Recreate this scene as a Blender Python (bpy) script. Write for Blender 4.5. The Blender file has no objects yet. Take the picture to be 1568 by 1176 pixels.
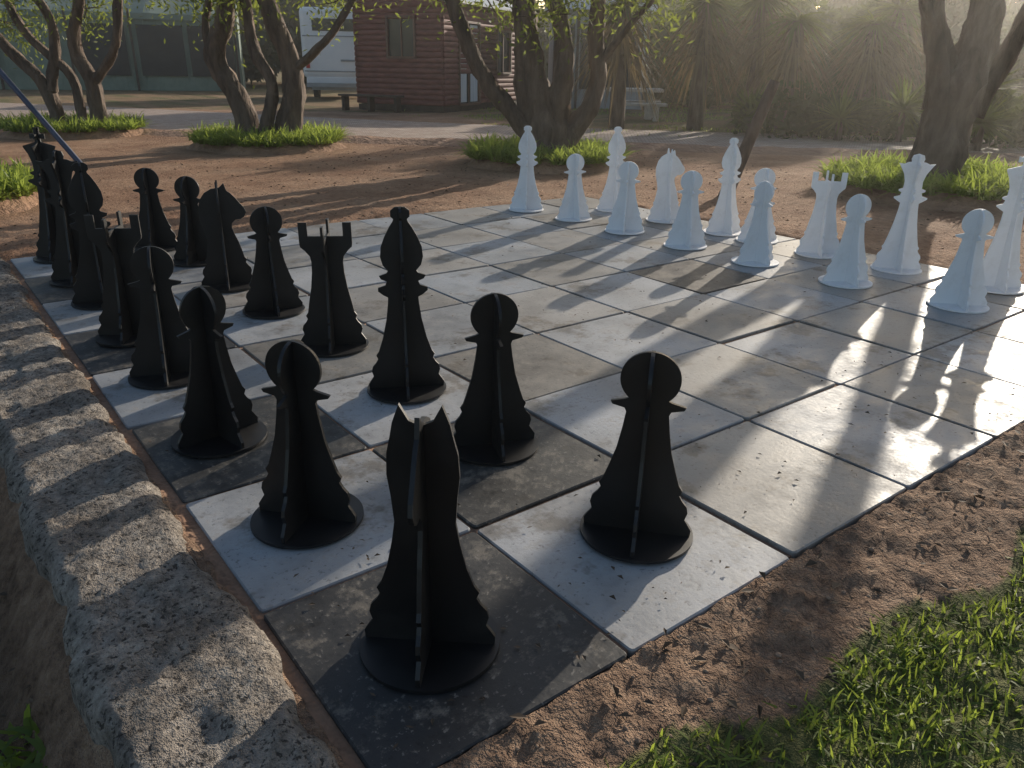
import bpy, bmesh, math, random
import numpy as np
from mathutils import Vector, Matrix, noise
from mathutils.geometry import tessellate_polygon
random.seed(7); rng=np.random.default_rng(7)
T=0.75            # one chess square = 0.75 m; everything is laid out in squares, scaled to metres at the end
AZ=math.radians(19.5); EL=math.radians(15.5)
RV=Vector((0.789,-0.614,0)); FV=Vector((0.614,0.789,0))
scene=bpy.context.scene
col=scene.collection

# ------------------------------------------------------------------ materials
def newmat(name):
    m=bpy.data.materials.new(name); m.use_nodes=True
    nt=m.node_tree; b=nt.nodes['Principled BSDF']
    return m,nt,b
def N(nt,t,**k):
    n=nt.nodes.new(t)
    for a,v in k.items(): setattr(n,a,v)
    return n
def coords(nt,scale=1.0):
    tc=N(nt,'ShaderNodeTexCoord')
    if scale==1.0: return tc.outputs['Object']
    mp=N(nt,'ShaderNodeMapping')
    mp.inputs['Scale'].default_value=(scale,)*3 if not isinstance(scale,tuple) else scale
    nt.links.new(tc.outputs['Object'],mp.inputs['Vector']); return mp.outputs['Vector']
def noi(nt,vec,sc,det=4,rough=.6):
    n=N(nt,'ShaderNodeTexNoise'); n.inputs['Scale'].default_value=sc; n.inputs['Detail'].default_value=det; n.inputs['Roughness'].default_value=rough
    nt.links.new(vec,n.inputs['Vector']); return n.outputs['Fac']
def ramp(nt,fac,stops):
    r=N(nt,'ShaderNodeValToRGB'); e=r.color_ramp.elements
    while len(e)<len(stops): e.new(.5)
    for i,(p,c) in enumerate(stops):
        e[i].position=p; e[i].color=(*c,1) if len(c)==3 else c
    nt.links.new(fac,r.inputs['Fac']); return r.outputs['Color']
def mix(nt,fac,a,b,mode='MIX'):
    m=N(nt,'ShaderNodeMix',data_type='RGBA',blend_type=mode)
    for s,v in ((m.inputs[0],fac),(m.inputs[6],a),(m.inputs[7],b)):
        if isinstance(v,(int,float)): s.default_value=v
        elif isinstance(v,tuple): s.default_value=(*v,1)
        else: nt.links.new(v,s)
    return m.outputs[2]
def bump(nt,b,h,strength=.5,dist=.02):
    n=N(nt,'ShaderNodeBump'); n.inputs['Strength'].default_value=strength; n.inputs['Distance'].default_value=dist
    nt.links.new(h,n.inputs['Height']); nt.links.new(n.outputs['Normal'],b.inputs['Normal']); return n
def mth(nt,op,a,b):
    n=N(nt,'ShaderNodeMath',operation=op)
    for s,v in((n.inputs[0],a),(n.inputs[1],b)):
        if isinstance(v,(int,float)): s.default_value=v
        else: nt.links.new(v,s)
    return n.outputs[0]
def simple(name,c1,c2,sc=4,rough=.7,bs=.3,bd=.01,bsc=None,stretch=None,det=4):
    m,nt,b=newmat(name); v=coords(nt,stretch if stretch else 1.0)
    f=noi(nt,v,sc,det); nt.links.new(ramp(nt,f,[(.3,c1),(.7,c2)]),b.inputs['Base Color'])
    b.inputs['Roughness'].default_value=rough
    if bs: bump(nt,b,noi(nt,v,bsc or sc*4,3),bs,bd)
    return m
def foliage(name,c1,c2,trans=.45,tc=(.25,.32,.04),nsc=.6,rough=.5):
    m=bpy.data.materials.new(name); m.use_nodes=True; nt=m.node_tree; nt.nodes.remove(nt.nodes['Principled BSDF']); v=coords(nt)
    g=N(nt,'ShaderNodeNewGeometry')
    f=noi(nt,v,nsc,1)
    a=mth(nt,'ADD',mth(nt,'MULTIPLY',g.outputs['Random Per Island'],.5),mth(nt,'MULTIPLY',f,.6))
    c=ramp(nt,a,[(.2,c1),(.85,c2)])
    df=N(nt,'ShaderNodeBsdfDiffuse'); nt.links.new(c,df.inputs['Color'])
    gl=N(nt,'ShaderNodeBsdfGlossy'); gl.inputs['Roughness'].default_value=.45; gl.inputs['Color'].default_value=(.6,.6,.6,1)
    m0=N(nt,'ShaderNodeMixShader'); m0.inputs[0].default_value=.06
    nt.links.new(df.outputs[0],m0.inputs[1]); nt.links.new(gl.outputs[0],m0.inputs[2])
    tr=N(nt,'ShaderNodeBsdfTranslucent'); nt.links.new(mix(nt,.35,tc,c),tr.inputs['Color'])
    ms=N(nt,'ShaderNodeMixShader'); ms.inputs[0].default_value=trans
    out=nt.nodes['Material Output']
    nt.links.new(m0.outputs[0],ms.inputs[1]); nt.links.new(tr.outputs[0],ms.inputs[2]); nt.links.new(ms.outputs[0],out.inputs['Surface'])
    return m

def paint(name,c,c2,rough,dust):
    m,nt,b=newmat(name); v=coords(nt)
    f=noi(nt,v,5,5,.7); d=ramp(nt,f,[(.5,(0,0,0)),(.8,(1,1,1))])
    nt.links.new(mix(nt,d,c,c2),b.inputs['Base Color'])
    r=ramp(nt,f,[(.3,(rough-.08,)*3),(.7,(rough+.15,)*3)]); nt.links.new(r,b.inputs['Roughness'])
    return m
M_black=paint('black_paint',(.006,.006,.007),(.020,.018,.017),.42,.2)
M_white=paint('white_paint',(.82,.82,.83),(.66,.64,.62),.65,.2)
def tilemat():
    m,nt,b=newmat('painted_paving_slab'); v=coords(nt)
    a=N(nt,'ShaderNodeAttribute'); a.attribute_name='tile'; tc=a.outputs['Color']
    big=noi(nt,v,1.3,5,.7); fine=noi(nt,v,42,3,.75); mid=noi(nt,v,5.2,7,.8); st=noi(nt,v,2.3,5,.75)
    base=mix(nt,.9,tc,ramp(nt,big,[(.34,(.60,.565,.53)),(.5,(.95,.93,.90)),(.66,(1.35,1.35,1.36))]),'MULTIPLY')
    worn=ramp(nt,mid,[(.52,(0,0,0)),(.60,(1,1,1))])
    spot=mix(nt,.6,tc,(.28,.24,.19))
    base=mix(nt,mth(nt,'MULTIPLY',worn,.6),base,spot)
    stain=ramp(nt,st,[(.54,(1,1,1)),(.62,(.50,.44,.37))]); base=mix(nt,.75,base,stain,'MULTIPLY')
    sp=ramp(nt,fine,[(.60,(0,0,0)),(.68,(1,1,1))])
    base=mix(nt,mth(nt,'MULTIPLY',sp,.35),base,(.36,.33,.29))
    dk=ramp(nt,fine,[(.32,(.30,.28,.26)),(.41,(1,1,1))]); base=mix(nt,.6,base,dk,'MULTIPLY')
    nt.links.new(base,b.inputs['Base Color'])
    nt.links.new(ramp(nt,mid,[(.35,(.40,)*3),(.65,(.72,)*3)]),b.inputs['Roughness'])
    b.inputs['Specular IOR Level'].default_value=.42
    bump(nt,b,mth(nt,'ADD',noi(nt,v,42,2),noi(nt,v,7,3)),.16,.006)
    return m
M_tile=tilemat()
def groundmat():
    m,nt,b=newmat('ground_dirt'); v=coords(nt)
    a=N(nt,'ShaderNodeAttribute'); a.attribute_name='zone'
    sep=N(nt,'ShaderNodeSeparateColor'); nt.links.new(a.outputs['Color'],sep.inputs[0])
    n1=noi(nt,v,.9,5,.65); n2=noi(nt,v,14,6,.75)
    dirt=ramp(nt,n1,[(.3,(.27,.145,.088)),(.5,(.40,.24,.15)),(.72,(.52,.345,.23))])
    dirt=mix(nt,.75,dirt,ramp(nt,n2,[(.3,(.5,.47,.45)),(.7,(1.3,1.3,1.3))]),'MULTIPLY')
    sand=ramp(nt,n2,[(.3,(.10,.062,.044)),(.5,(.27,.175,.118)),(.75,(.44,.31,.215))])
    gr=ramp(nt,n2,[(.3,(.05,.06,.02)),(.6,(.13,.15,.05)),(.8,(.26,.22,.11))])
    c=mix(nt,sep.outputs[0],dirt,sand)
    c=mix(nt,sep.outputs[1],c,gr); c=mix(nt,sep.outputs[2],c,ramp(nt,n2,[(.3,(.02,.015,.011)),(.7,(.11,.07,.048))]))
    nt.links.new(c,b.inputs['Base Color']); b.inputs['Roughness'].default_value=.95
    b.inputs['Specular IOR Level'].default_value=.2
    bump(nt,b,noi(nt,v,22,4,.75),1,.06)
    return m
M_ground=groundmat()
def kerbmat():
    m,nt,b=newmat('rough_concrete'); v=coords(nt)
    n1=noi(nt,v,3,5,.7); n2=noi(nt,v,18,6,.8); n3=noi(nt,v,60,2,.7)
    c=ramp(nt,n2,[(.33,(.09,.078,.066)),(.47,(.27,.235,.20)),(.7,(.52,.47,.41))])
    c=mix(nt,.75,c,ramp(nt,n1,[(.3,(.42,.37,.33)),(.7,(1.25,1.25,1.25))]),'MULTIPLY')
    pit=ramp(nt,n3,[(.36,(.06,.05,.045)),(.44,(1,1,1))]); c=mix(nt,.85,c,pit,'MULTIPLY')
    nt.links.new(c,b.inputs['Base Color']); b.inputs['Roughness'].default_value=.9
    bump(nt,b,noi(nt,v,30,4,.8),.9,.05); return m
M_kerb=kerbmat()
def pathmat():
    m,nt,b=newmat('brick_paving'); v=coords(nt)
    mp=N(nt,'ShaderNodeMapping'); mp.inputs['Rotation'].default_value=(0,0,.75); nt.links.new(v,mp.inputs['Vector'])
    br=N(nt,'ShaderNodeTexBrick'); br.inputs['Scale'].default_value=3.2
    br.inputs['Color1'].default_value=(.42,.30,.23,1); br.inputs['Color2'].default_value=(.52,.42,.34,1); br.inputs['Mortar'].default_value=(.18,.12,.09,1)
    br.inputs['Mortar Size'].default_value=.03; nt.links.new(mp.outputs[0],br.inputs['Vector'])
    c=mix(nt,.7,br.outputs['Color'],ramp(nt,noi(nt,v,2.5,5,.7),[(.3,(.55,.5,.47)),(.7,(1.2,1.2,1.2))]),'MULTIPLY')
    nt.links.new(c,b.inputs['Base Color']); b.inputs['Roughness'].default_value=.85
    return m
M_path=pathmat()
M_bark=simple('bark',(.05,.034,.025),(.18,.13,.095),sc=7,rough=.92,bs=1,bd=.08,bsc=9,stretch=(1,1,.25))
M_leaf=foliage('tree_leaves',(.045,.07,.02),(.12,.15,.04),.5,(.36,.42,.07))
M_bgleaf=foliage('hedge_leaves',(.018,.030,.011),(.055,.072,.025),.3,(.20,.25,.06),nsc=.25)
M_grass=foliage('border_grass_blades',(.08,.13,.025),(.20,.27,.06),.5,(.5,.6,.10),nsc=1.2)
M_lawn=foliage('lawn_blades',(.06,.11,.02),(.19,.25,.05),.5,(.48,.58,.08),nsc=2.5)
M_dead=foliage('dead_palm_fronds',(.05,.036,.022),(.18,.13,.07),.3,(.34,.25,.11),nsc=1)
M_palm=foliage('palm_fronds',(.022,.038,.012),(.085,.11,.03),.36,(.30,.37,.06),nsc=1)
M_log=simple('stained_log_wood',(.12,.036,.030),(.24,.082,.064),sc=3,rough=.75,bs=.3,bd=.01,bsc=20,stretch=(1,1,4))
M_loglight=simple('window_frame_wood',(.10,.05,.035),(.18,.09,.06),sc=5,rough=.6)
M_wooddark=simple('dark_wood',(.03,.022,.016),(.08,.055,.04),sc=5,rough=.8)
M_canvas=simple('green_canvas',(.13,.175,.14),(.20,.25,.20),sc=1.2,rough=.85,bs=.3,bd=.02,bsc=4)
M_mesh=simple('window_mesh',(.012,.014,.014),(.03,.032,.032),sc=2,rough=.7,bs=0)
M_cwhite=simple('caravan_white',(.70,.71,.71),(.82,.83,.83),sc=1,rough=.4,bs=0)
M_grey=simple('grey_paint',(.22,.24,.25),(.32,.34,.35),sc=2,rough=.6,bs=.1)
M_rubber=simple('tyre_rubber',(.015,.015,.015),(.03,.03,.03),sc=5,rough=.8)
M_red=simple('red_lens',(.4,.02,.015),(.5,.03,.02),sc=5,rough=.3,bs=0)
M_conc=simple('concrete',(.46,.43,.38),(.64,.60,.54),sc=5,rough=.9,bs=.4,bd=.01)
M_blue=simple('dark_blue_paint',(.02,.035,.08),(.05,.07,.13),sc=8,rough=.35,bs=0)
M_roof=simple('corrugated_roof',(.25,.30,.34),(.38,.42,.45),sc=1,rough=.45,bs=0)
M_curtain=simple('white_curtain',(.6,.61,.61),(.78,.79,.79),sc=3,rough=.9,bs=.6,bd=.05,bsc=5,stretch=(4,4,.2))
M_litter=simple('leaf_litter',(.035,.022,.014),(.15,.10,.06),sc=3,rough=.8,bs=0)
M_clod=simple('dirt_clod',(.17,.105,.07),(.36,.25,.17),sc=3,rough=.95,bs=.8)
M_soil=simple('mound_soil',(.21,.115,.072),(.36,.215,.135),sc=3,rough=.95,bs=1,bd=.07,bsc=9)
def glassmat():
    m,nt,b=newmat('window_glass'); b.inputs['Base Color'].default_value=(.02,.03,.035,1); b.inputs['Roughness'].default_value=.08
    return m
M_glass=glassmat()

# ------------------------------------------------------------------ mesh helpers
def mkobj(name,verts,faces,mat,parent=None,smooth=False,loc=None):
    me=bpy.data.meshes.new(name); me.from_pydata([tuple(v) for v in verts],[],faces)
    mats=mat if isinstance(mat,list) else [mat]
    for mm in mats: me.materials.append(mm)
    if smooth: me.polygons.foreach_set('use_smooth',[True]*len(me.polygons))
    me.update()
    o=bpy.data.objects.new(name,me); col.objects.link(o)
    if loc is not None: o.location=loc
    if parent: o.parent=parent
    return o
def fastmesh(name,V,F,mat,parent=None):
    me=bpy.data.meshes.new(name); k=F.shape[1]
    me.vertices.add(len(V)); me.vertices.foreach_set('co',V.astype(np.float32).ravel())
    me.loops.add(F.size); me.loops.foreach_set('vertex_index',F.astype(np.int32).ravel())
    me.polygons.add(len(F)); me.polygons.foreach_set('loop_start',np.arange(0,F.size,k,dtype=np.int32))
    me.materials.append(mat); me.update(calc_edges=True); me.validate()
    o=bpy.data.objects.new(name,me); col.objects.link(o)
    if parent: o.parent=parent
    return o
def leaves(name,C,L,W,mat,parent=None,down=.3):
    n=len(C); d=rng.normal(size=(n,3)); d[:,2]-=down; d/=np.linalg.norm(d,axis=1)[:,None]
    u=rng.normal(size=(n,3)); s=np.cross(d,u); s/=np.linalg.norm(s,axis=1)[:,None]
    l=(L*rng.uniform(.6,1.3,n))[:,None]; w=(W*rng.uniform(.6,1.3,n))[:,None]
    V=np.stack([C-d*l/2,C+s*w/2,C+d*l/2,C-s*w/2],1).reshape(-1,3)
    F=np.arange(n*4).reshape(n,4)
    return fastmesh(name,V,F,mat,parent)
def blades(name,B,D,L,W,droop,mat,parent=None,segs=3):
    n=len(B); s=np.cross(D,np.array([0,0,1.0])); s+=rng.normal(scale=.15,size=s.shape); s/=np.linalg.norm(s,axis=1)[:,None]
    V=[]
    for i in range(segs+1):
        t=i/segs
        p=B+D*(L*t)[:,None]; p[:,2]-=droop*L*t*t
        w=W*(1-t**2*.92)*.5
        V.append(p-s*w[:,None]); V.append(p+s*w[:,None])
    V=np.stack(V,1)
    k=2*(segs+1); base=(np.arange(n)*k)[:,None]
    F=np.concatenate([base+np.array([[2*i,2*i+1,2*i+3,2*i+2]]) for i in range(segs)],0)
    return fastmesh(name,V.reshape(-1,3),F,mat,parent)
class Tubes:
    def __init__(s): s.V=[]; s.F=[]
    def add(s,pts,rad,n=8,rough=.12):
        P=[Vector(p) for p in pts]; Q=[];R=[]
        for i in range(len(P)-1):
            p0=P[max(i-1,0)];p1=P[i];p2=P[i+1];p3=P[min(i+2,len(P)-1)]
            for k in range(6):
                t=k/6; Q.append(.5*((2*p1)+(p2-p0)*t+(2*p0-5*p1+4*p2-p3)*t*t+(-p0+3*p1-3*p2+p3)*t**3)); R.append(rad[i]*(1-t)+rad[i+1]*t)
        Q.append(P[-1]);R.append(rad[-1])
        b=len(s.V); up=Vector((.3,.9,.1)).normalized()
        for i,q in enumerate(Q):
            d=(Q[min(i+1,len(Q)-1)]-Q[max(i-1,0)]).normalized()
            a=d.cross(up).normalized(); c=d.cross(a)
            for j in range(n):
                th=2*math.pi*j/n; dirv=a*math.cos(th)+c*math.sin(th)
                rr=R[i]*(1+rough*1.6*noise.noise(Vector((dirv.x*1.3,dirv.y*1.3,q.z*.8+q.x))*1.7)+rough*1.3*noise.noise(q*4+dirv*2))
                s.V.append(q+dirv*rr)
        for i in range(len(Q)-1):
            for j in range(n):
                s.F.append((b+i*n+j,b+i*n+(j+1)%n,b+(i+1)*n+(j+1)%n,b+(i+1)*n+j))
        s.F.append(tuple(b+(len(Q)-1)*n+j for j in range(n)))
    def obj(s,name,mat,parent=None): return mkobj(name,s.V,s.F,mat,parent,smooth=True)
def empty(name,loc=(0,0,0)):
    o=bpy.data.objects.new(name,None); col.objects.link(o); o.location=loc; o.empty_display_size=.3; return o
def box(V,F,c,size,ax=(1,0),z0=None):
    ax=Vector((ax[0],ax[1],0)).normalized(); ay=Vector((-ax.y,ax.x,0)); b=len(V); c=Vector(c)
    for sx in(-1,1):
        for sy in(-1,1):
            for sz in(-1,1): V.append(c+ax*size[0]/2*sx+ay*size[1]/2*sy+Vector((0,0,size[2]/2*sz)))
    F+= [(b,b+1,b+3,b+2),(b+4,b+6,b+7,b+5),(b,b+4,b+5,b+1),(b+2,b+3,b+7,b+6),(b,b+2,b+6,b+4),(b+1,b+5,b+7,b+3)]
def boxes(name,lst,mat,parent=None,bev=.0):
    V=[];F=[]
    for c,s,ax in lst: box(V,F,c,s,ax)
    o=mkobj(name,V,F,mat,parent)
    bm=bmesh.new(); bm.from_mesh(o.data); bmesh.ops.recalc_face_normals(bm,faces=bm.faces)
    if bev: bmesh.ops.bevel(bm,geom=bm.edges[:],offset=bev,segments=2,affect='EDGES',profile=.5)
    bm.to_mesh(o.data); bm.free(); return o

# ------------------------------------------------------------------ ground
def rngf(a,b,s): return list(np.arange(a,b-1e-6,s))
xs=[-900,-300,-120,-60,-30,-15,-9,-6,-4.5,-3.3,-2.5]+rngf(-2,5.5,.04)+rngf(5.5,8.5,.08)+rngf(8.5,17,.25)+rngf(17,60,2.5)+[60,75,100,150,300,900]
ys=[-900,-300,-120,-60,-30,-15,-9,-6,-4,-3,-2.4]+rngf(-2,.25,.025)+rngf(.25,6,.05)+rngf(6,9.5,.12)+rngf(9.5,36,.5)+rngf(36,70,3)+[70,100,150,300,900]
def sst(a,b,x): t=min(1,max(0,(x-a)/(b-a))); return t*t*(3-2*t)
def gh(x,y):
    if abs(x)>60 or abs(y)>80: return -.05
    v=Vector((x,y,0))
    near=1-sst(6,14,math.hypot(x-2,y))
    h=-.010+.012*noise.noise(v*1.3)
    if near>0: h+=near*(.018*noise.noise(v*5)+.018*noise.noise(v*11)+.030*abs(noise.noise(v*20))+.014*noise.noise(v*45))
    if x>7 or y>7: h+=.03*noise.noise(v*2.1)
    inb=sst(-.05,.03,x)*sst(.0,.045,y)*(1-sst(7.98,8.1,x))*(1-sst(7.98,8.1,y))
    h=h*(1-inb)-.09*inb
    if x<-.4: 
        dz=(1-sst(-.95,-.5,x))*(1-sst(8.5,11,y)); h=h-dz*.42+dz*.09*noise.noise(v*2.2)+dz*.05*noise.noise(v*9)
    if x*.62+y*.78>17: h=min(h,-.02)
    return h
V=[];zone=[]
for y in ys:
    for x in xs:
        V.append((x,y,gh(x,y)))
        nz=noise.noise(Vector((x,y,3))*1.5); d=nz*.18
        sand=1-sst(1.5,5,math.hypot(max(0,x-4),y)) 
        g=0
        if y<-.42+d-.05*max(0,x-1) and x>.4: g=.9
        if x*.62+y*.78>33 : g=.25+.7*max(0,nz+.3)
        if x*.62+y*.78>24 and x>17: g=.55+.5*nz
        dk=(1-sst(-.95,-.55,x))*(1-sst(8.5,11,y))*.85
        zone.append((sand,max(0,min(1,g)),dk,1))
nx=len(xs);F=[(j*nx+i,j*nx+i+1,(j+1)*nx+i+1,(j+1)*nx+i) for j in range(len(ys)-1) for i in range(nx-1)]
o=mkobj('ground',V,F,M_ground,smooth=True)
at=o.data.color_attributes.new('zone','FLOAT_COLOR','POINT'); at.data.foreach_set('color',np.array(zone,dtype=np.float32).ravel())

near=[(-14,48),(-4,37),(2.1,28),(6,22.6),(10.1,17.9),(15.3,13.2),(22.1,6.8),(34,-3)]
far=[(-8,56),(2,44),(8.6,34),(12.4,27),(15.6,22),(20.5,16),(28,9.5),(40,1)]
V=[];F=[];m=8
for k in range(len(near)-1):
    for s in range(m):
        t=s/m; a=Vector(near[k]).lerp(Vector(near[k+1]),t); b=Vector(far[k]).lerp(Vector(far[k+1]),t)
        wob=.12*noise.noise(Vector((k+t,0,0))*3)
        V+= [(a.x+wob,a.y+wob,.006),(b.x,b.y,.006)]
for i in range(len(V)//2-1): F.append((2*i,2*i+2,2*i+3,2*i+1))
mkobj('brick_path',V,F,M_path)
V=[];F=[]
for i in range(0,121):
    t=i/120*(len(near)-1); k=min(int(t),len(near)-2); a=Vector(near[k]).lerp(Vector(near[k+1]),t-k)
    tn=(Vector(near[k+1])-Vector(near[k])).normalized(); nn=Vector((-tn.y,tn.x)); 
    if nn.x+nn.y>0: nn=-nn
    for q,z in ((.02,-.06),(.06,.06),(.22,.10),(.6,.05),(1.1,-.06)):
        V.append((a.x+nn.x*q,a.y+nn.y*q,z+.05*noise.noise(Vector((a.x,a.y,q))*1.2)))
for i in range(120):
    for j in range(4): F.append((i*5+j,i*5+j+1,(i+1)*5+j+1,(i+1)*5+j))
mkobj('earth_edging',V,F,M_soil,smooth=True)

# ------------------------------------------------------------------ chess board
bm=bmesh.new(); cl=bm.loops.layers.float_color.new('tile')
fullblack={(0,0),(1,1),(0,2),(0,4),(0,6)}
for i in range(8):
    for j in range(8):
        sh=.489
        M=Matrix.Translation((i+.5+random.uniform(-.008,.008),j+.5+random.uniform(-.008,.008),-.03+random.uniform(-.005,.005)))@Matrix.Rotation(random.uniform(-.008,.008),4,'Z')@Matrix.Rotation(random.uniform(-.006,.006),4,'X')@Matrix.Rotation(random.uniform(-.006,.006),4,'Y')@Matrix.Diagonal((sh*2,sh*2,.06,1))
        r=bmesh.ops.create_cube(bm,size=1,matrix=M); vs=r['verts']
        ed=list({e for v in vs for e in v.link_edges}); vert=[e for e in ed if abs(e.verts[0].co.z-e.verts[1].co.z)>.03]
        rr=bmesh.ops.bevel(bm,geom=vert,offset=.018,segments=2,affect='EDGES',profile=.5)
        light=(i+j)%2==1
        if light: c=random.choice([(.31,.325,.345),(.35,.36,.375),(.28,.295,.315)])
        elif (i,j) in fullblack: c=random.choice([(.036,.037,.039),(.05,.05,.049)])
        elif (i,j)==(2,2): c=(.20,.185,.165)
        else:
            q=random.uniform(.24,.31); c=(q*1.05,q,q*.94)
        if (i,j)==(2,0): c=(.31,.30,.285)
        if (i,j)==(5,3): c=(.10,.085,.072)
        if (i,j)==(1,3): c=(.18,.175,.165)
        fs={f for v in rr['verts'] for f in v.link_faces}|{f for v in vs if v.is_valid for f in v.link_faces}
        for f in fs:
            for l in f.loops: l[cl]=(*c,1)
bmesh.ops.recalc_face_normals(bm,faces=bm.faces)
top=[e for e in bm.edges if min(v.co.z for v in e.verts)>-.015 and any(abs(f.normal.z)<.3 for f in e.link_faces) and any(f.normal.z>.9 for f in e.link_faces)]
bmesh.ops.bevel(bm,geom=top,offset=.006,segments=1,affect='EDGES')
me=bpy.data.meshes.new('chess_board'); bm.to_mesh(me); bm.free(); me.materials.append(M_tile)
board=bpy.data.objects.new('chess_board',me); col.objects.link(board)
V=[];F=[]
box(V,F,(3.94,4,-.047),(8.02,7.94,.06)); mkobj('joint_sand',V,F,M_soil,parent=board)

# kerb
V=[];F=[]; prof=[(-.66,-.55),(-.62,-.2),(-.60,.0),(-.56,.045)]+[(x,.055) for x in np.arange(-.53,-.12,.025)]+[(-.09,.045),(-.055,.01),(-.045,-.1)]
ny=0; y=-.9
while y<9.2:
    for k,(x,z) in enumerate(prof):
        v=Vector((x,y,z)); edge=.05*noise.noise(Vector((k*.05,y*1.6,1)))+.035*noise.noise(Vector((k*.3,y*7,4)))
        joint=-.03*math.exp(-((y%2.35-1.1)/.03)**2) if z>0 else 0
        chip=-.06*max(0,noise.noise(v*6+Vector((3,0,0)))-.2)
        V.append((x+edge*(1 if x<-.4 or x>-.12 else .3),y,z+.010*noise.noise(v*3)+.010*noise.noise(v*9)+.013*noise.noise(v*30)+joint+chip))
    ny+=1; y+=.025
k=len(prof)
F=[(j*k+i,(j+1)*k+i,(j+1)*k+i+1,j*k+i+1) for j in range(ny-1) for i in range(k-1)]
F.append(tuple(range(k)))
mkobj('concrete_kerb',V,F,M_kerb,smooth=True)

# ------------------------------------------------------------------ chess pieces (slotted cross panels on a disc)
def skirt():
    return [(.235,.0),(.238,.035),(.222,.06),(.205,.085),(.215,.12),(.208,.15),(.186,.175),(.172,.20),(.182,.225),(.165,.25)]
def arc(cx,cz,rx,rz,a0,a1,n=16):
    return [(cx+rx*math.cos(math.radians(a0+(a1-a0)*i/n)),cz+rz*math.sin(math.radians(a0+(a1-a0)*i/n))) for i in range(n+1)]
def sym(h): return h+[(-x,z) for x,z in reversed(h) if x>1e-6]
P={}
pawn=skirt()+[(.145,.31),(.118,.40),(.100,.50),(.090,.575),(.098,.592),(.150,.604),(.158,.618),(.10,.632),(.070,.645)]+arc(0,.730,.126,.120,-50,90)
P['pawn']=[sym(pawn)]*2
bish=skirt()+[(.135,.34),(.108,.46),(.095,.56),(.092,.60),(.12,.615),(.150,.64),(.150,.66),(.105,.675),(.095,.70),(.13,.715),(.14,.735),(.095,.75),(.085,.765)]+[(.115,.80),(.128,.85),(.122,.91),(.098,.97),(.066,1.03),(.045,1.06),(.040,1.075),(.056,1.09),(.056,1.125),(.03,1.145),(0,1.147)]
P['bishop']=[sym(bish)]*2
rook=skirt()+[(.150,.33),(.128,.43),(.113,.54),(.110,.62),(.118,.66),(.150,.70),(.178,.725),(.182,.75),(.182,.895),(.122,.895),(.122,.80),(.055,.80),(0,.80)]
rookb=skirt()+[(.150,.33),(.128,.43),(.113,.54),(.110,.62),(.118,.66),(.150,.70),(.178,.725),(.182,.75),(.182,.895),(.128,.895),(.128,.80),(0,.80)]
P['rook']=[sym(rook),sym(rookb)]
queen=skirt()+[(.142,.34),(.112,.48),(.092,.62),(.088,.68),(.12,.70),(.158,.725),(.158,.74),(.105,.755),(.095,.785),(.125,.80),(.128,.815),(.088,.83),(.085,.90),(.105,.97),(.150,1.045),(.172,1.075),(.12,1.068),(.085,1.085),(.055,1.09),(.062,1.12),(.05,1.155),(0,1.17)]
P['queen']=[sym(queen)]*2
king=skirt()+[(.145,.34),(.115,.48),(.095,.64),(.092,.72),(.125,.74),(.165,.765),(.165,.78),(.11,.795),(.10,.825),(.13,.84),(.132,.855),(.092,.87),(.09,.94),(.115,1.03),(.148,1.09),(.150,1.11),(.08,1.13),(.028,1.145),(.024,1.18),(.07,1.175),(.07,1.225),(.024,1.22),(.026,1.285),(0,1.285)]
P['king']=[sym(king)]*2
sk=skirt()
kn_side=sk+[(.150,.32),(.128,.40),(.105,.46),(.088,.52),(.092,.56),(.125,.59),(.170,.595),(.205,.615),(.225,.655),(.212,.695),(.180,.735),(.145,.785),(.110,.825),(.080,.848),(.062,.915),(.02,.878)]+[(-.05,.868),(-.11,.835),(-.155,.775),(-.178,.69),(-.175,.59),(-.150,.50),(-.135,.41),(-.150,.32)]+[(-x,z) for x,z in reversed(sk)]
kn_front=sym(sk+[(.140,.32),(.118,.42),(.105,.50),(.112,.60),(.122,.68),(.118,.76),(.104,.82),(.094,.87),(.070,.935),(.040,.880),(0,.862)])
P['knight']=[kn_side,kn_front]
TH=.016
def panel(bm,poly,rot):
    clean=[]
    for p in poly:
        if not clean or (abs(p[0]-clean[-1][0])+abs(p[1]-clean[-1][1]))>1e-5: clean.append(p)
    poly=clean; n=len(poly); vs=[]
    tri=tessellate_polygon([[Vector((x,z,0)) for x,z in poly]])
    for s in(-1,1):
        vs.append([bm.verts.new((x*math.cos(rot)-s*TH/2*math.sin(rot),x*math.sin(rot)+s*TH/2*math.cos(rot),z+.012)) for x,z in poly])
    for t in tri:
        bm.faces.new([vs[0][i] for i in reversed(t)]); bm.faces.new([vs[1][i] for i in t])
    for i in range(n): bm.faces.new((vs[0][i],vs[0][(i+1)%n],vs[1][(i+1)%n],vs[1][i]))
meshes={}
for kind,(a,b) in P.items():
    bm=bmesh.new()
    panel(bm,a,0); panel(bm,[(x*.996,z*.998) for x,z in b],math.pi/2)
    bmesh.ops.create_cone(bm,cap_ends=True,cap_tris=False,segments=64,radius1=.252,radius2=.252,depth=.014,matrix=Matrix.Translation((0,0,.008)))
    bmesh.ops.recalc_face_normals(bm,faces=bm.faces)
    for c,mt in(('black',M_black),('white',M_white)):
        me=bpy.data.meshes.new(c+'_'+kind); bm.to_mesh(me); me.materials.append(mt); meshes[c,kind]=me
    bm.free()
def piece(c,kind,x,y,deg):
    n='%s_chess_%s'%(c,kind); o=bpy.data.objects.new(n,meshes[c,kind]); col.objects.link(o)
    o.location=(x,y,0.006); o.rotation_euler=(random.uniform(-.01,.01),random.uniform(-.01,.01),math.radians(deg))
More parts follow.
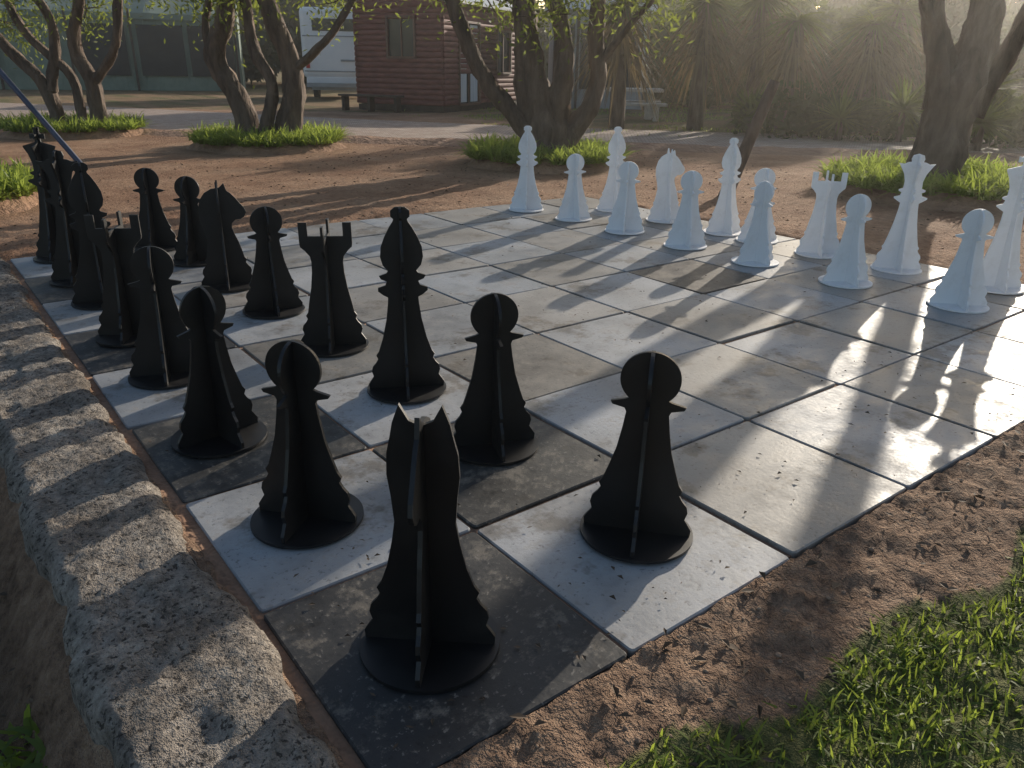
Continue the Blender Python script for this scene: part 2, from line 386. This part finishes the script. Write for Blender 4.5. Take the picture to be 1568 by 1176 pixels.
for kind,x,y,a in [('knight',.44,.47,228),('pawn',1.57,.54,-50),('pawn',.43,1.51,-50),('pawn',1.56,1.62,-22),('bishop',1.58,2.58,-28),('rook',1.56,3.6,-32),
  ('pawn',.38,2.57,12),('pawn',.42,3.68,-20),('rook',.42,4.66,-30),('bishop',.45,5.75,-10),('queen',.42,6.62,-25),('king',.44,7.7,-32),
  ('pawn',1.38,7.66,-30),('pawn',1.55,6.8,-40),('knight',1.5,5.68,-20),('pawn',1.54,4.7,-12)]:
    piece('black',kind,x,y,a)
for kind,x,y,a in [('bishop',6.40,7.42,-40),('pawn',6.5,6.5,-20),('pawn',6.48,5.5,-50),('pawn',6.46,4.48,-35),('pawn',6.46,3.5,-15),('pawn',6.5,2.46,-30),('pawn',6.6,1.42,-48),('pawn',6.5,.45,-30),
  ('bishop',7.5,6.75,-30),('knight',7.5,5.75,-28),('bishop',7.5,4.75,-25),('pawn',7.45,4.2,-35),('rook',7.42,3.35,-48),('queen',7.46,2.45,-50),('king',7.55,1.5,-45),('rook',7.5,.5,-20)]:
    piece('white',kind,x,y,a)

# ------------------------------------------------------------------ trees
def tree(name,loc,s,stems,leafn=60,seed=1,lev=3,wk=.82,twigs=True):
    rd=random.Random(seed); root=empty(name,loc); tb=Tubes(); tips=[]
    def L(dx,h,dp=0): return RV*(dx*s)+FV*(dp*s)+Vector((0,0,h*s))
    def grow(p,d,r,ln,level,up=.25):
        pts=[p];q=p.copy();dd=d.copy()
        for k in range(3):
            dd=(dd+Vector((rd.uniform(-.35,.35),rd.uniform(-.35,.35),rd.uniform(-.12,up)))).normalized()
            q=q+dd*ln/3; pts.append(q.copy())
        tb.add(pts,[r,r*.85,r*.7,r*.5],n=6)
        tips.append((q.copy(),level)); 
        if level>=1: tips.append((pts[2].copy(),level))
        if level>=lev: return
        for k in range(rd.choice([2,3])):
            nd=(dd+Vector((rd.uniform(-.9,.9),rd.uniform(-.9,.9),rd.uniform(-.35,.5)))).normalized()
            grow(q,nd,r*.55,ln*rd.uniform(.65,.95),level+1)
    for pts,w in stems:
        P3=[L(*p) for p in pts]; tb.add(P3,[x*s/2*wk for x in w],n=14,rough=.25)
        d=(P3[-1]-P3[-2]).normalized()
        for k in range(2): grow(P3[-1],(d+Vector((rd.uniform(-.5,.5),rd.uniform(-.5,.5),.2 if twigs else .8))).normalized(),w[-1]*s/2*.75,1.3,0)
        if twigs:
            for j in range(2 if len(P3)>3 else 1):
                grow(P3[-2],(Vector((rd.uniform(-1,1),rd.uniform(-1,1),rd.uniform(-.2,.3)))).normalized(),.028,.9,lev-1,up=.0)
    tb.obj('trunk',M_bark,root)
    C=[]
    for q,l in tips:
        if l==0: continue
        n=int(leafn*rd.uniform(.4,1.3)); 
        c=np.array(q)+rng.normal(size=(n,3))*np.array([.33,.33,.24]); c[:,2]-=rng.exponential(.2,n)
        C.append(c)
    C=np.concatenate(C); leaves('foliage',C,.16,.05,M_leaf,root,down=.6)
    return root
tree('gnarled_tree',(6.65,17.85,.12),.0174,[
 ([(-22,-8,0),(-36,54,0),(-62,104,2),(-42,154,-4),(-40,204,0),(-55,250,5)],[46,34,30,28,24,20]),
 ([(26,-8,0),(40,74,4),(26,144,0),(6,204,5),(0,255,0)],[44,34,30,26,20]),
 ([(-8,-8,-8),(14,70,-6),(-10,124,2),(-14,204,12),(5,260,15)],[26,18,18,15,12]),
 ([(38,90,2),(75,118,0),(105,145,-5),(145,204,-8),(165,245,-8)],[18,12,11,10,8]),
 ([(-60,100,0),(-72,150,8),(-58,204,12),(-80,250,10)],[16,12,10,8])],leafn=42,seed=3)
tree('gnarled_tree',(10.4,11.8,.10),.0145,[
 ([(4,-8,0),(0,40,0),(-18,90,0),(-30,150,2),(-36,200,0),(-48,262,0)],[92,74,56,44,38,28]),
 ([(-18,30,0),(-50,62,-5),(-92,110,-8),(-120,170,-5),(-146,240,0),(-170,290,0)],[42,30,26,24,20,15]),
 ([(10,40,-2),(18,90,-8),(22,140,-10),(12,190,-8),(-8,240,0),(-6,285,0)],[46,40,32,26,26,18]),
 ([(14,15,2),(55,60,4),(72,110,6),(66,170,4),(68,245,0),(60,290,0)],[46,32,28,26,22,17]),
 ([(70,128,5),(100,165,0),(132,205,-6),(180,250,-8),(215,290,0)],[14,12,10,9,7])],leafn=36,seed=11)
tree('gnarled_tree',(3.4,23.7,.12),.0214,[
 ([(-15,-6,0),(-26,50,0),(-60,90,0),(-100,138,0),(-130,180,0)],[26,19,17,14,10]),
 ([(-18,45,0),(-6,120,6),(-35,180,4),(-50,215,4)],[16,13,12,9]),
 ([(38,-6,0),(34,58,0),(20,98,0),(38,158,0),(28,200,0)],[26,20,18,15,11]),
 ([(34,54,0),(74,100,-4),(90,180,0),(105,215,0)],[16,12,11,8]),
 ([(10,-6,5),(8,60,5),(-40,110,8),(-62,165,8),(-70,205,8)],[16,13,11,10,8])],leafn=45,seed=5)
tree('gnarled_tree',(13.8,5.18,.10),.0134,[
 ([(-6,-10,0),(4,70,0),(14,140,0),(22,200,0),(18,262,0),(30,370,0)],[92,74,62,48,40,28]),
 ([(-8,100,0),(-32,180,3),(-58,258,5),(-80,370,5)],[46,34,27,20]),
 ([(30,90,0),(62,170,-3),(86,260,-5),(110,370,-5)],[36,28,24,18]),
 ([(-30,170,0),(-60,220,-6),(-100,275,-10),(-140,370,-10)],[18,13,10,8])],leafn=40,seed=8,twigs=False,lev=2)

def bed(loc,R,nb,h=.20,seed=0):
    root=empty('planter_bed',loc); V=[];F=[];nr=9;ns=64
    for i in range(nr):
        t=i/(nr-1)
        for j in range(ns):
            a=2*math.pi*j/ns; r=R*t*(1+.16*noise.noise(Vector((math.cos(a)*1.5,math.sin(a)*1.5,loc[0]))))
            z=h*(.75+.25*sst(0,.6,t))*(1-sst(.72,1,t))-.09*sst(.9,1,t)
            V.append((r*math.cos(a),r*math.sin(a),z+.05*noise.noise(Vector((r*math.cos(a),r*math.sin(a),loc[1]))*2.5)+.03*noise.noise(Vector((r*math.cos(a),r*math.sin(a),loc[1]))*7)))
    for i in range(nr-1):
        for j in range(ns): F.append((i*ns+j,(i+1)*ns+j,(i+1)*ns+(j+1)%ns,i*ns+(j+1)%ns))
    mkobj('soil_mound',V,F,M_soil,root,smooth=True)
    nt=int(nb/16); a=rng.uniform(0,2*np.pi,nt); r=R*np.sqrt(rng.uniform(.12,.8,nt))
    tc=np.stack([r*np.cos(a),r*np.sin(a)],1); sz=np.repeat(rng.uniform(.5,1.25,nt),16)
    B=np.repeat(tc,16,0)+rng.normal(scale=.035,size=(nt*16,2))
    n=len(B); B=np.hstack([B,np.full((n,1),h*.75)])
    D=rng.normal(size=(n,3)); D[:,2]=np.abs(D[:,2])*.6+.9; D/=np.linalg.norm(D,axis=1)[:,None]
    Ln=rng.uniform(.38,.70,n)*sz; blades('border_grass',B,D,Ln,np.full(n,.032),.4,M_grass,root)
bed((6.65,17.85,0),1.95,7000)
bed((3.4,23.7,0),2.0,5500)
bed((10.4,11.8,0),1.85,6500)
bed((13.8,5.0,0),2.15,8000)
bed((-.55,12.3,0),1.7,6000)

# ------------------------------------------------------------------ lawn corner, litter, clods
def scatter(xr,yr,n): return np.stack([rng.uniform(*xr,n),rng.uniform(*yr,n)],1)
pp=scatter((.5,6.5),(-2.6,-.28),64000); keep=[]
for x,y in pp:
    nz=noise.noise(Vector((x,y,3))*1.5)*.18+.14*noise.noise(Vector((x,y,8))*6)
    dens=noise.noise(Vector((x,y,5))*2.3)+.45
    edge=(-.44+nz-.05*max(0,x-1))-y
    if edge>0 and random.random()<dens*1.3*min(1,.25+edge*5): keep.append((x,y,gh(x,y)-.01))
B=np.array(keep); n=len(B); D=rng.normal(size=(n,3)); D[:,2]=np.abs(D[:,2])+.5; D/=np.linalg.norm(D,axis=1)[:,None]
blades('lawn_grass',B,D,rng.uniform(.05,.12,n),rng.uniform(.007,.013,n),.35,M_lawn,segs=2)
pw=scatter((-2.2,-.75),(-.6,1.3),3500); B=np.array([(x,y,gh(x,y)) for x,y in pw if noise.noise(Vector((x,y,1))*2)>-.02]); n=len(B)
D=rng.normal(size=(n,3)); D[:,2]=np.abs(D[:,2])+.5; D/=np.linalg.norm(D,axis=1)[:,None]
blades('weeds',B,D,rng.uniform(.08,.2,n),rng.uniform(.015,.03,n),.4,M_lawn,segs=2)
pp=scatter((16,42),(2,32),22000); B=np.array([(x,y,-.05) for x,y in pp if x*.62+y*.78>23 and noise.noise(Vector((x,y,1))*.5)>-.02 and x*.65+y*.76>22.5]); n=len(B)
D=rng.normal(size=(n,3)); D[:,2]=np.abs(D[:,2])+.6; D/=np.linalg.norm(D,axis=1)[:,None]
blades('rough_grass',B,D,rng.uniform(.12,.3,n),rng.uniform(.03,.05,n),.4,M_grass,segs=2)
def flakes(name,pts,smin,smax,mat,zj=.006):
    V=[];F=[]
    for x,y,z in pts:
        a=random.uniform(0,6.28); l=random.uniform(smin,smax); w=l*random.uniform(.25,.6); b=len(V); lift=random.uniform(0,l*.35)
        ca,sa=math.cos(a),math.sin(a)
        for u,v,zz in ((-1,0,0),(0,-1,lift),(1,0,0),(0,1,lift*.6)): V.append((x+u*l/2*ca-v*w/2*sa,y+u*l/2*sa+v*w/2*ca,z+zj+zz))
        F+=[(b,b+1,b+2),(b,b+2,b+3)]
    return mkobj(name,V,F,mat)
pts=[]
for k in range(620):
    x,y=random.uniform(.05,7.9),random.uniform(.05,7.9)
    if noise.noise(Vector((x,y,0))*.9)+random.random()*.7>.15: pts.append((x,y,.004))
for k in range(150): pts.append((random.uniform(0.1,5),random.uniform(.1,1.2),.004))
flakes('fallen_leaves',pts,.010,.036,M_litter)
pts=[(x,y,gh(x,y)) for x,y in scatter((-.5,16),(-.6,0),500)]+[(x,y,gh(x,y)) for x,y in scatter((0,14),(8.1,16),2200)]+[(x,y,gh(x,y)) for x,y in scatter((8.2,14),(0,9),900)]+[(x,y,gh(x,y)) for x,y in scatter((-2.2,-.75),(-.5,6),600)]
flakes('ground_litter',pts,.02,.07,M_litter,.01)
bm=bmesh.new()
for k in range(420):
    x,y=random.uniform(-.1,6.5),-.02-abs(random.gauss(0,.28))
    r=random.choice([.005,.007,.009,.013])*random.uniform(.7,1.2)
    bmesh.ops.create_icosphere(bm,subdivisions=1,radius=r,matrix=Matrix.Translation((x,y,gh(x,y)))@Matrix.Rotation(random.uniform(0,6),4,'Z')@Matrix.Diagonal((1,random.uniform(.6,1),random.uniform(.4,.8),1)))
me=bpy.data.meshes.new('dirt_clods'); bm.to_mesh(me); bm.free(); me.materials.append(M_clod)
col.objects.link(bpy.data.objects.new('dirt_clods',me))

# ------------------------------------------------------------------ posts
tb=Tubes(); b0=Vector((10.03,6.75,-.1)); tp=Vector((10.50,6.38,1.78))
tb.add([b0,b0.lerp(tp,.5),tp],[.12,.095,.08],n=12,rough=.08); tb.obj('wooden_post',M_bark)
tb=Tubes(); b0=Vector((2.22,16.3,-.05)); tp=b0-RV*3.3+Vector((0,0,4.6))
tb.add([b0,b0.lerp(tp,.5),tp],[.055,.055,.055],n=12,rough=0); tb.obj('leaning_blue_pole',M_blue)

# ------------------------------------------------------------------ log cabin
cab=empty('log_cabin',(0,0,0)); Cc=Vector((18.5,28.4,0)); A=Vector((.87,.5,0)).normalized(); Bn=Vector((-A.y,A.x,0)); LA,LB,H=8.8,4.16,4.3
def logwall(p0,p1,nrm,z0,z1,name,openings=()):
    V=[];F=[];n=int((z1-z0)/.21); lh=(z1-z0)/n; L=(p1-p0).length; d=(p1-p0).normalized()
    for i in range(n):
        zc=z0+(i+.5)*lh; segs=[(-.12,L+.12)]
        for (a,b,za,zb) in openings:
            if za<zc<zb:
                ns=[]
                for s0,s1 in segs:
                    if s0<a: ns.append((s0,a))
                    if s1>b: ns.append((b,s1))
                segs=ns
        for s0,s1 in segs:
            b0=len(V)
            for e in(s0,s1):
                for k in range(6):
                    th=-math.pi/2+math.pi*k/5
                    V.append(p0+d*e+nrm*(.07*math.cos(th))+Vector((0,0,zc+lh*.5*math.sin(th))))
            for k in range(5): F.append((b0+k,b0+k+1,b0+6+k+1,b0+6+k))
            F.append(tuple(b0+k for k in range(6))); F.append(tuple(b0+6+k for k in range(6)))
    mkobj(name,V,F,M_log,cab)
c1=Cc; c2=Cc+A*LA; c3=c2+Bn*LB; c4=Cc+Bn*LB
logwall(c1,c4,-A,.25,H,'end_wall',[(1.3,2.55,2.2,3.7)])
logwall(c1,c2,-Bn,.25,H,'front_wall',[(1.5,3.5,.3,3.6),(5.6,7.2,1.6,3.4)])
logwall(c2,c3,A,.25,H,'far_wall'); logwall(c4,c3,Bn,.25,H,'back_wall')
mid=(c1+c3)/2
boxes('inner_core',[((mid.x,mid.y,H/2+.1),(LA-.1,LB-.1,H-.25),A)],M_wooddark,cab)
def onwall(p0,d,nrm,s0,s1,z0,z1,off,th): 
    c=p0+d*(s0+s1)/2+nrm*off; return ((c.x,c.y,(z0+z1)/2),(abs(s1-s0),th,z1-z0),d)
w=[];g=[]
def window(p0,d,nrm,a,b,za,zb,mull):
    f=.09
    w.extend([onwall(p0,d,nrm,a-f,b+f,zb,zb+f,.06,.12),onwall(p0,d,nrm,a-f,b+f,za-f,za,.07,.14),onwall(p0,d,nrm,a-f,a,za,zb,.06,.12),onwall(p0,d,nrm,b,b+f,za,zb,.06,.12)])
    for k in range(1,mull+1):
        x=a+(b-a)*k/(mull+1); w.append(onwall(p0,d,nrm,x-.03,x+.03,za,zb,.02,.05))
    g.append(onwall(p0,d,nrm,a,b,za,zb,-.02,.04))
window(c1,Bn,-A,1.3,2.55,2.2,3.7,1); window(c1,A,-Bn,5.6,7.2,1.6,3.4,1); window(c1,A,-Bn,1.5,3.5,.3,3.6,1)
boxes('window_frames',w,M_loglight,cab); boxes('window_glass',g,M_glass,cab)
boxes('door_curtains',[onwall(c1,A,-Bn,1.55,2.3,.35,3.55,.012,.015),onwall(c1,A,-Bn,2.7,3.45,.35,3.55,.012,.015)],M_curtain,cab)
boxes('plinth',[((mid.x,mid.y,.05),(LA+.1,LB+.1,.35),A)],M_wooddark,cab)
V=[];ov=.45
for s in(-ov,LA+ov):
    for q,z in((-ov,H+.0),(LB/2,H+1.1),(LB+ov,H+.0)):
        p=Cc+A*s+Bn*q; V+=[(p.x,p.y,z),(p.x,p.y,z+.09)]
F=[(0,6,8,2),(2,8,10,4),(1,3,9,7),(3,5,11,9),(0,1,7,6),(4,10,11,5),(0,2,3,1),(2,4,5,3),(6,7,9,8),(8,9,11,10)]
mkobj('roof',V,F,M_roof,cab)
V=[];F=[]
for s in(0,LA):
    b=len(V)
    for q,z in((0,H-.02),(LB,H-.02),(LB/2,H+1.0)):
        p=Cc+A*s+Bn*q; V.append((p.x,p.y,z))
    F.append((b,b+1,b+2))
mkobj('gables',V,F,M_log,cab)
bq=Cc-A*1.1+Bn*2.9
boxes('wooden_bench',[((bq.x,bq.y,.62),(3.0,.5,.08),Bn)]+[((bq.x+Bn.x*k,bq.y+Bn.y*k,.28),(.12,.42,.6),Bn) for k in(-1.3,0,1.3)],M_wooddark,bev=.01)

sh=empty('grey_shed',(0,0,0)); S0=Vector((25.6,29.6,0)); D=Vector((.80,-.60,0)).normalized(); Nn=Vector((-.60,-.80,0)).normalized()
cen=S0+D*2.3-Nn*2
boxes('walls',[((cen.x,cen.y,2.2),(4.6,4,4.4),D)],M_grey,sh)
boxes('posts',[onwall(S0,D,Nn,k,k+.12,0,4.4,.05,.1) for k in(0,1.1,2.2,3.3,4.45)],M_wooddark,sh)
boxes('glazing',[onwall(S0,D,Nn,k+.2,k+1.0,.9,3.8,.02,.04) for k in(0,1.1,2.2,3.3)],M_glass,sh)
V=[]
for s in(-.3,4.9):
    for q,z in((-.4,4.4),(2,5.5),(4.4,4.4)):
        p=S0+D*s-Nn*q; V.append((p.x,p.y,z))
mkobj('roof',V,[(0,1,4,3),(1,2,5,4),(0,2,1),(3,4,5)],M_roof,sh)

# caravan
cv=empty('caravan',(0,0,0)); c0=Vector((19.3,40.5,0)); X=Vector((.85,-.53,0)).normalized(); Y=Vector((-X.y,X.x,0))
def at(x,y,z): p=c0+X*x+Y*y; return (p.x,p.y,z)
boxes('body',[(at(0,3,2.85),(3.3,6,3.5),X)],M_cwhite,cv,bev=.22)
boxes('lower_panel',[(at(0,2.9,.95),(3.0,5.7,.5),X)],M_cwhite,cv,bev=.08)
boxes('chassis',[(at(0,2.9,.6),(2.4,6.2,.2),X),(at(0,-.25,.75),(2.9,.2,.22),X)],M_grey,cv)
boxes('rear_window',[(at(.1,-.015,3.75),(2.2,.05,.6),X)],M_glass,cv,bev=.02)
boxes('trim_strips',[(at(0,-.02,3.2),(3.1,.04,.05),X),(at(0,-.02,1.45),(3.1,.04,.06),X),(at(.9,-.03,2.0),(1.0,.03,.10),X)],M_grey,cv)
boxes('tail_lights',[(at(-1.35,-.03,1.8),(.2,.06,.4),X),(at(1.35,-.03,1.8),(.2,.06,.4),X)],M_red,cv)
bm=bmesh.new()
for sx in(-1.35,1.35):
    p=at(sx,2.8,.45); ang=math.atan2(X.y,X.x)
    bmesh.ops.create_cone(bm,cap_ends=True,segments=24,radius1=.45,radius2=.45,depth=.3,matrix=Matrix.Translation(p)@Matrix.Rotation(ang,4,'Z')@Matrix.Rotation(math.pi/2,4,'Y'))
me=bpy.data.meshes.new('wheels'); bm.to_mesh(me); bm.free(); me.materials.append(M_rubber)
w_=bpy.data.objects.new('wheels',me); col.objects.link(w_); w_.parent=cv

# canvas tent
tt=empty('canvas_tent',(0,0,0)); p0=Vector((-2,61.5,0)); p1=Vector((18.9,53.5,0)); d=(p1-p0).normalized(); LT=(p1-p0).length; nn=Vector((d.y,-d.x,0)) 
if nn.y>0: nn=-nn
def tw(s0,s1,z0,z1,off,th): return onwall(p0,d,nn,s0,s1,z0,z1,off,th)
V=[];F=[]; ns=60
for i in range(ns+1):
    s=LT*i/ns; wv=.08*math.sin(i*1.9)
    for off,z in((0,0),(wv,2.4),(0,4.6),(-3.5,5.7),(-7,4.6),(-7,0)):
        p=p0+d*s+nn*off; V.append((p.x,p.y,z+(-.12*abs(math.sin(s*math.pi/3.4)) if z>4 else 0)))
for i in range(ns):
    for j in range(5): F.append((i*6+j,(i+1)*6+j,(i+1)*6+j+1,i*6+j+1))
F.append(tuple(range(6))); F.append(tuple(ns*6+k for k in range(6)))
mkobj('canvas',V,F,M_canvas,tt,smooth=False)
boxes('mesh_windows',[tw(s,s+2.7,.9,3.9,.14,.03) for s in(1.2,4.6,12.9,16.3,19.3)],M_mesh,tt)
boxes('poles',[tw(s,s+.13,0,4.8,.2,.12) for s in(.3,4.2,8.2,12.3,15.9,22.1)],M_wooddark,tt)
boxes('valance',[tw(0,LT,4.2,4.55,.22,.06)],M_canvas,tt)

pt=empty('concrete_picnic_table',(23.4,21.9,0)); ax=Vector((.75,-.66,0)).normalized(); ay=Vector((-ax.y,ax.x,0))
def pa(x,y,z): p=ax*x+ay*y; return (p.x,p.y,z)
boxes('table_top',[(pa(0,0,1.1),(2.2,1.3,.13),ax)],M_conc,pt,bev=.03)
boxes('pedestals',[(pa(-.6,0,.52),(.25,.7,1.03),ax),(pa(.6,0,.52),(.25,.7,1.03),ax)],M_conc,pt)
for k in(-1.15,1.15):
    boxes('bench_seat',[(pa(.2,k,.6),(2.0,.45,.11),ax)],M_conc,pt,bev=.02); boxes('bench_legs',[(pa(-.5,k,.27),(.2,.32,.54),ax),(pa(.8,k,.27),(.2,.32,.54),ax)],M_conc,pt)

# ------------------------------------------------------------------ palms and yuccas
def dirs(n,zlo,zhi):
    a=rng.uniform(0,2*np.pi,n); z=rng.uniform(zlo,zhi,n); r=np.sqrt(np.clip(1-z*z,0,1)); return np.stack([r*np.cos(a),r*np.sin(a),z],1)
def palm(x,y,h,skirt_n=260,green=260,R=1.4,sk=1.9):
    root=empty('palm_tree',(x,y,0)); tb=Tubes(); tb.add([(0,0,-.1),(.05,0,h*.5),(0,.05,h)],[.28,.22,.2],n=12); tb.obj('trunk',M_bark,root)
    n=skirt_n; B=np.tile(np.array([0,0,h*1.0]),(n,1)); B[:,2]-=rng.uniform(0,h*.4,n); D=dirs(n,-.6,.3); B+=D*.2
    blades('dead_fronds',B,D,rng.uniform(sk*.35,sk*1.15,n),rng.uniform(.03,.10,n),.8,M_dead,root,segs=3)
    n=green; B=np.tile(np.array([0,0,h]),(n,1)).astype(float); D=dirs(n,-.3,.6)
    blades('green_fronds',B,D,rng.uniform(R*.5,R*1.3,n),rng.uniform(.04,.10,n),.4,M_palm,root,segs=3)
for x,y,h in((19.0,18.4,3.8),(21.4,17.0,3.9),(24.6,17.2,4.2),(26.2,13.8,3.4),(23.4,14.9,3.4),(29.0,14.5,4.0)): palm(x,y,h)
def yucca(x,y,h,R,n=200):
    root=empty('yucca_plant',(x,y,0)); tb=Tubes(); tb.add([(0,0,-.1),(.03,0,h*.5),(0,.02,h)],[.12,.1,.09],n=8); tb.obj('stem',M_bark,root)
    B=np.tile(np.array([0,0,h]),(n,1)).astype(float); D=dirs(n,-.3,1); blades('leaves',B,D,rng.uniform(R*.6,R*1.15,n),rng.uniform(.05,.09,n),.18,M_palm,root,segs=3)
for x,y,h,R in((25,9.3,1.5,1.4),(27,7.6,2.3,1.5),(22.5,8.2,.7,1.2),(24.6,6.6,1.6,1.3),(28.5,5.2,2.4,1.5),(23.3,10.8,.9,1.3),(22.0,12.0,.6,1.2),(26.5,10.6,2.0,1.4),(26,4.0,1.6,1.4),(21.2,14.6,.6,1.1)): yucca(x,y,h,R)

# ------------------------------------------------------------------ background vegetation (one mass per stand)
def mass(name,clumps,n_per,L,W,mat):
    C=[]
    for x,y,z,r,rz in clumps:
        k=int(n_per*r*r); d=rng.normal(size=(k,3)); d/=np.linalg.norm(d,axis=1)[:,None]
        rr=rng.uniform(.55,1.08,k)**.5
        c=d*rr[:,None]*np.array([r,r,rz]); c+=np.array([x,y,z]); c=c[c[:,2]>.02]; C.append(c)
    return leaves(name,np.concatenate(C),L,W,mat,down=.2)
cl=[]
for k in range(30):   # low bushes around the palms
    a=math.radians(random.uniform(10,36)); dd=random.uniform(27,33); x=-.7+dd*math.cos(a); y=-1.5+dd*math.sin(a)
    cl.append((x,y,random.uniform(.3,.9),random.uniform(.9,1.5),random.uniform(.6,1.1)))
mass('low_bushes',cl,330,.3,.14,M_bgleaf)
cl=[]
for k in range(60):
    a=math.radians(random.uniform(4,42)); dd=random.uniform(43,54); x=-.7+dd*math.cos(a); y=-1.5+dd*math.sin(a)
    cl.append((x,y,random.uniform(.8,4.4),random.uniform(1.7,2.8),random.uniform(1.5,2.3)))
mass('shrubbery',cl,170,.55,.28,M_bgleaf)
cl=[]
for k in range(120):
    a=math.radians(random.uniform(14,100)); dd=random.uniform(68,86); x=-.7+dd*math.cos(a); y=-1.5+dd*math.sin(a)
    cl.append((x,y,random.uniform(1,7.5),random.uniform(2.2,4),random.uniform(1.8,3.2)))
mass('distant_trees',cl,80,1.1,.55,M_bgleaf)

# thin added haze over the yard, sunlit stand-in for lens flare veil
hm=bpy.data.materials.new('added_glare_haze'); hm.use_nodes=True; nt=hm.node_tree; nt.nodes.remove(nt.nodes['Principled BSDF'])
vs=nt.nodes.new('ShaderNodeVolumeScatter'); vs.inputs['Density'].default_value=.0018; vs.inputs['Anisotropy'].default_value=.76; vs.inputs['Color'].default_value=(1,.98,.94,1)
nt.links.new(vs.outputs[0],nt.nodes['Material Output'].inputs['Volume'])
V=[];F=[]; box(V,F,(25,30,3),(110,120,7)); mkobj('added_glare_haze',V,F,hm)

# ------------------------------------------------------------------ scale to metres
done=set()
for o in list(bpy.data.objects):
    if o.type=='MESH' and o.data.name not in done:
        o.data.transform(Matrix.Scale(T,4)); done.add(o.data.name)
    o.location=o.location*T

# ------------------------------------------------------------------ camera, sun, sky
yaw,pitch,roll=0.9097,0.3895,0.0181
Fw=Vector((math.cos(yaw)*math.cos(pitch),math.sin(yaw)*math.cos(pitch),-math.sin(pitch)))
Rr=Vector((math.sin(yaw),-math.cos(yaw),0)); Uu=Rr.cross(Fw)
R2=Rr*math.cos(roll)+Uu*math.sin(roll); U2=-Rr*math.sin(roll)+Uu*math.cos(roll)
cam=bpy.data.cameras.new('camera'); co=bpy.data.objects.new('camera',cam); col.objects.link(co)
co.matrix_world=Matrix(((R2.x,U2.x,-Fw.x,-.7207*T),(R2.y,U2.y,-Fw.y,-1.4761*T),(R2.z,U2.z,-Fw.z,1.9463*T),(0,0,0,1)))
cam.sensor_width=36; cam.lens=36*1190.79/1568; cam.clip_start=.05; cam.clip_end=3000
scene.camera=co
sd=Vector((math.cos(AZ)*math.cos(EL),math.sin(AZ)*math.cos(EL),math.sin(EL)))
sun=bpy.data.lights.new('sun','SUN'); sun.energy=5.0; sun.angle=math.radians(.5); sun.color=(1,.90,.76)
so=bpy.data.objects.new('sun',sun); col.objects.link(so); so.rotation_euler=(-sd).to_track_quat('-Z','Y').to_euler()
w=bpy.data.worlds.new('World'); scene.world=w; w.use_nodes=True; nt=w.node_tree
sky=nt.nodes.new('ShaderNodeTexSky'); sky.sky_type='NISHITA'; sky.sun_disc=False; sky.sun_elevation=EL; sky.sun_rotation=math.pi/2-AZ
sky.dust_density=2.0
nt.links.new(sky.outputs[0],nt.nodes['Background'].inputs[0]); nt.nodes['Background'].inputs[1].default_value=.15
scene.view_settings.view_transform='Standard'; scene.view_settings.look='None'; scene.view_settings.exposure=0
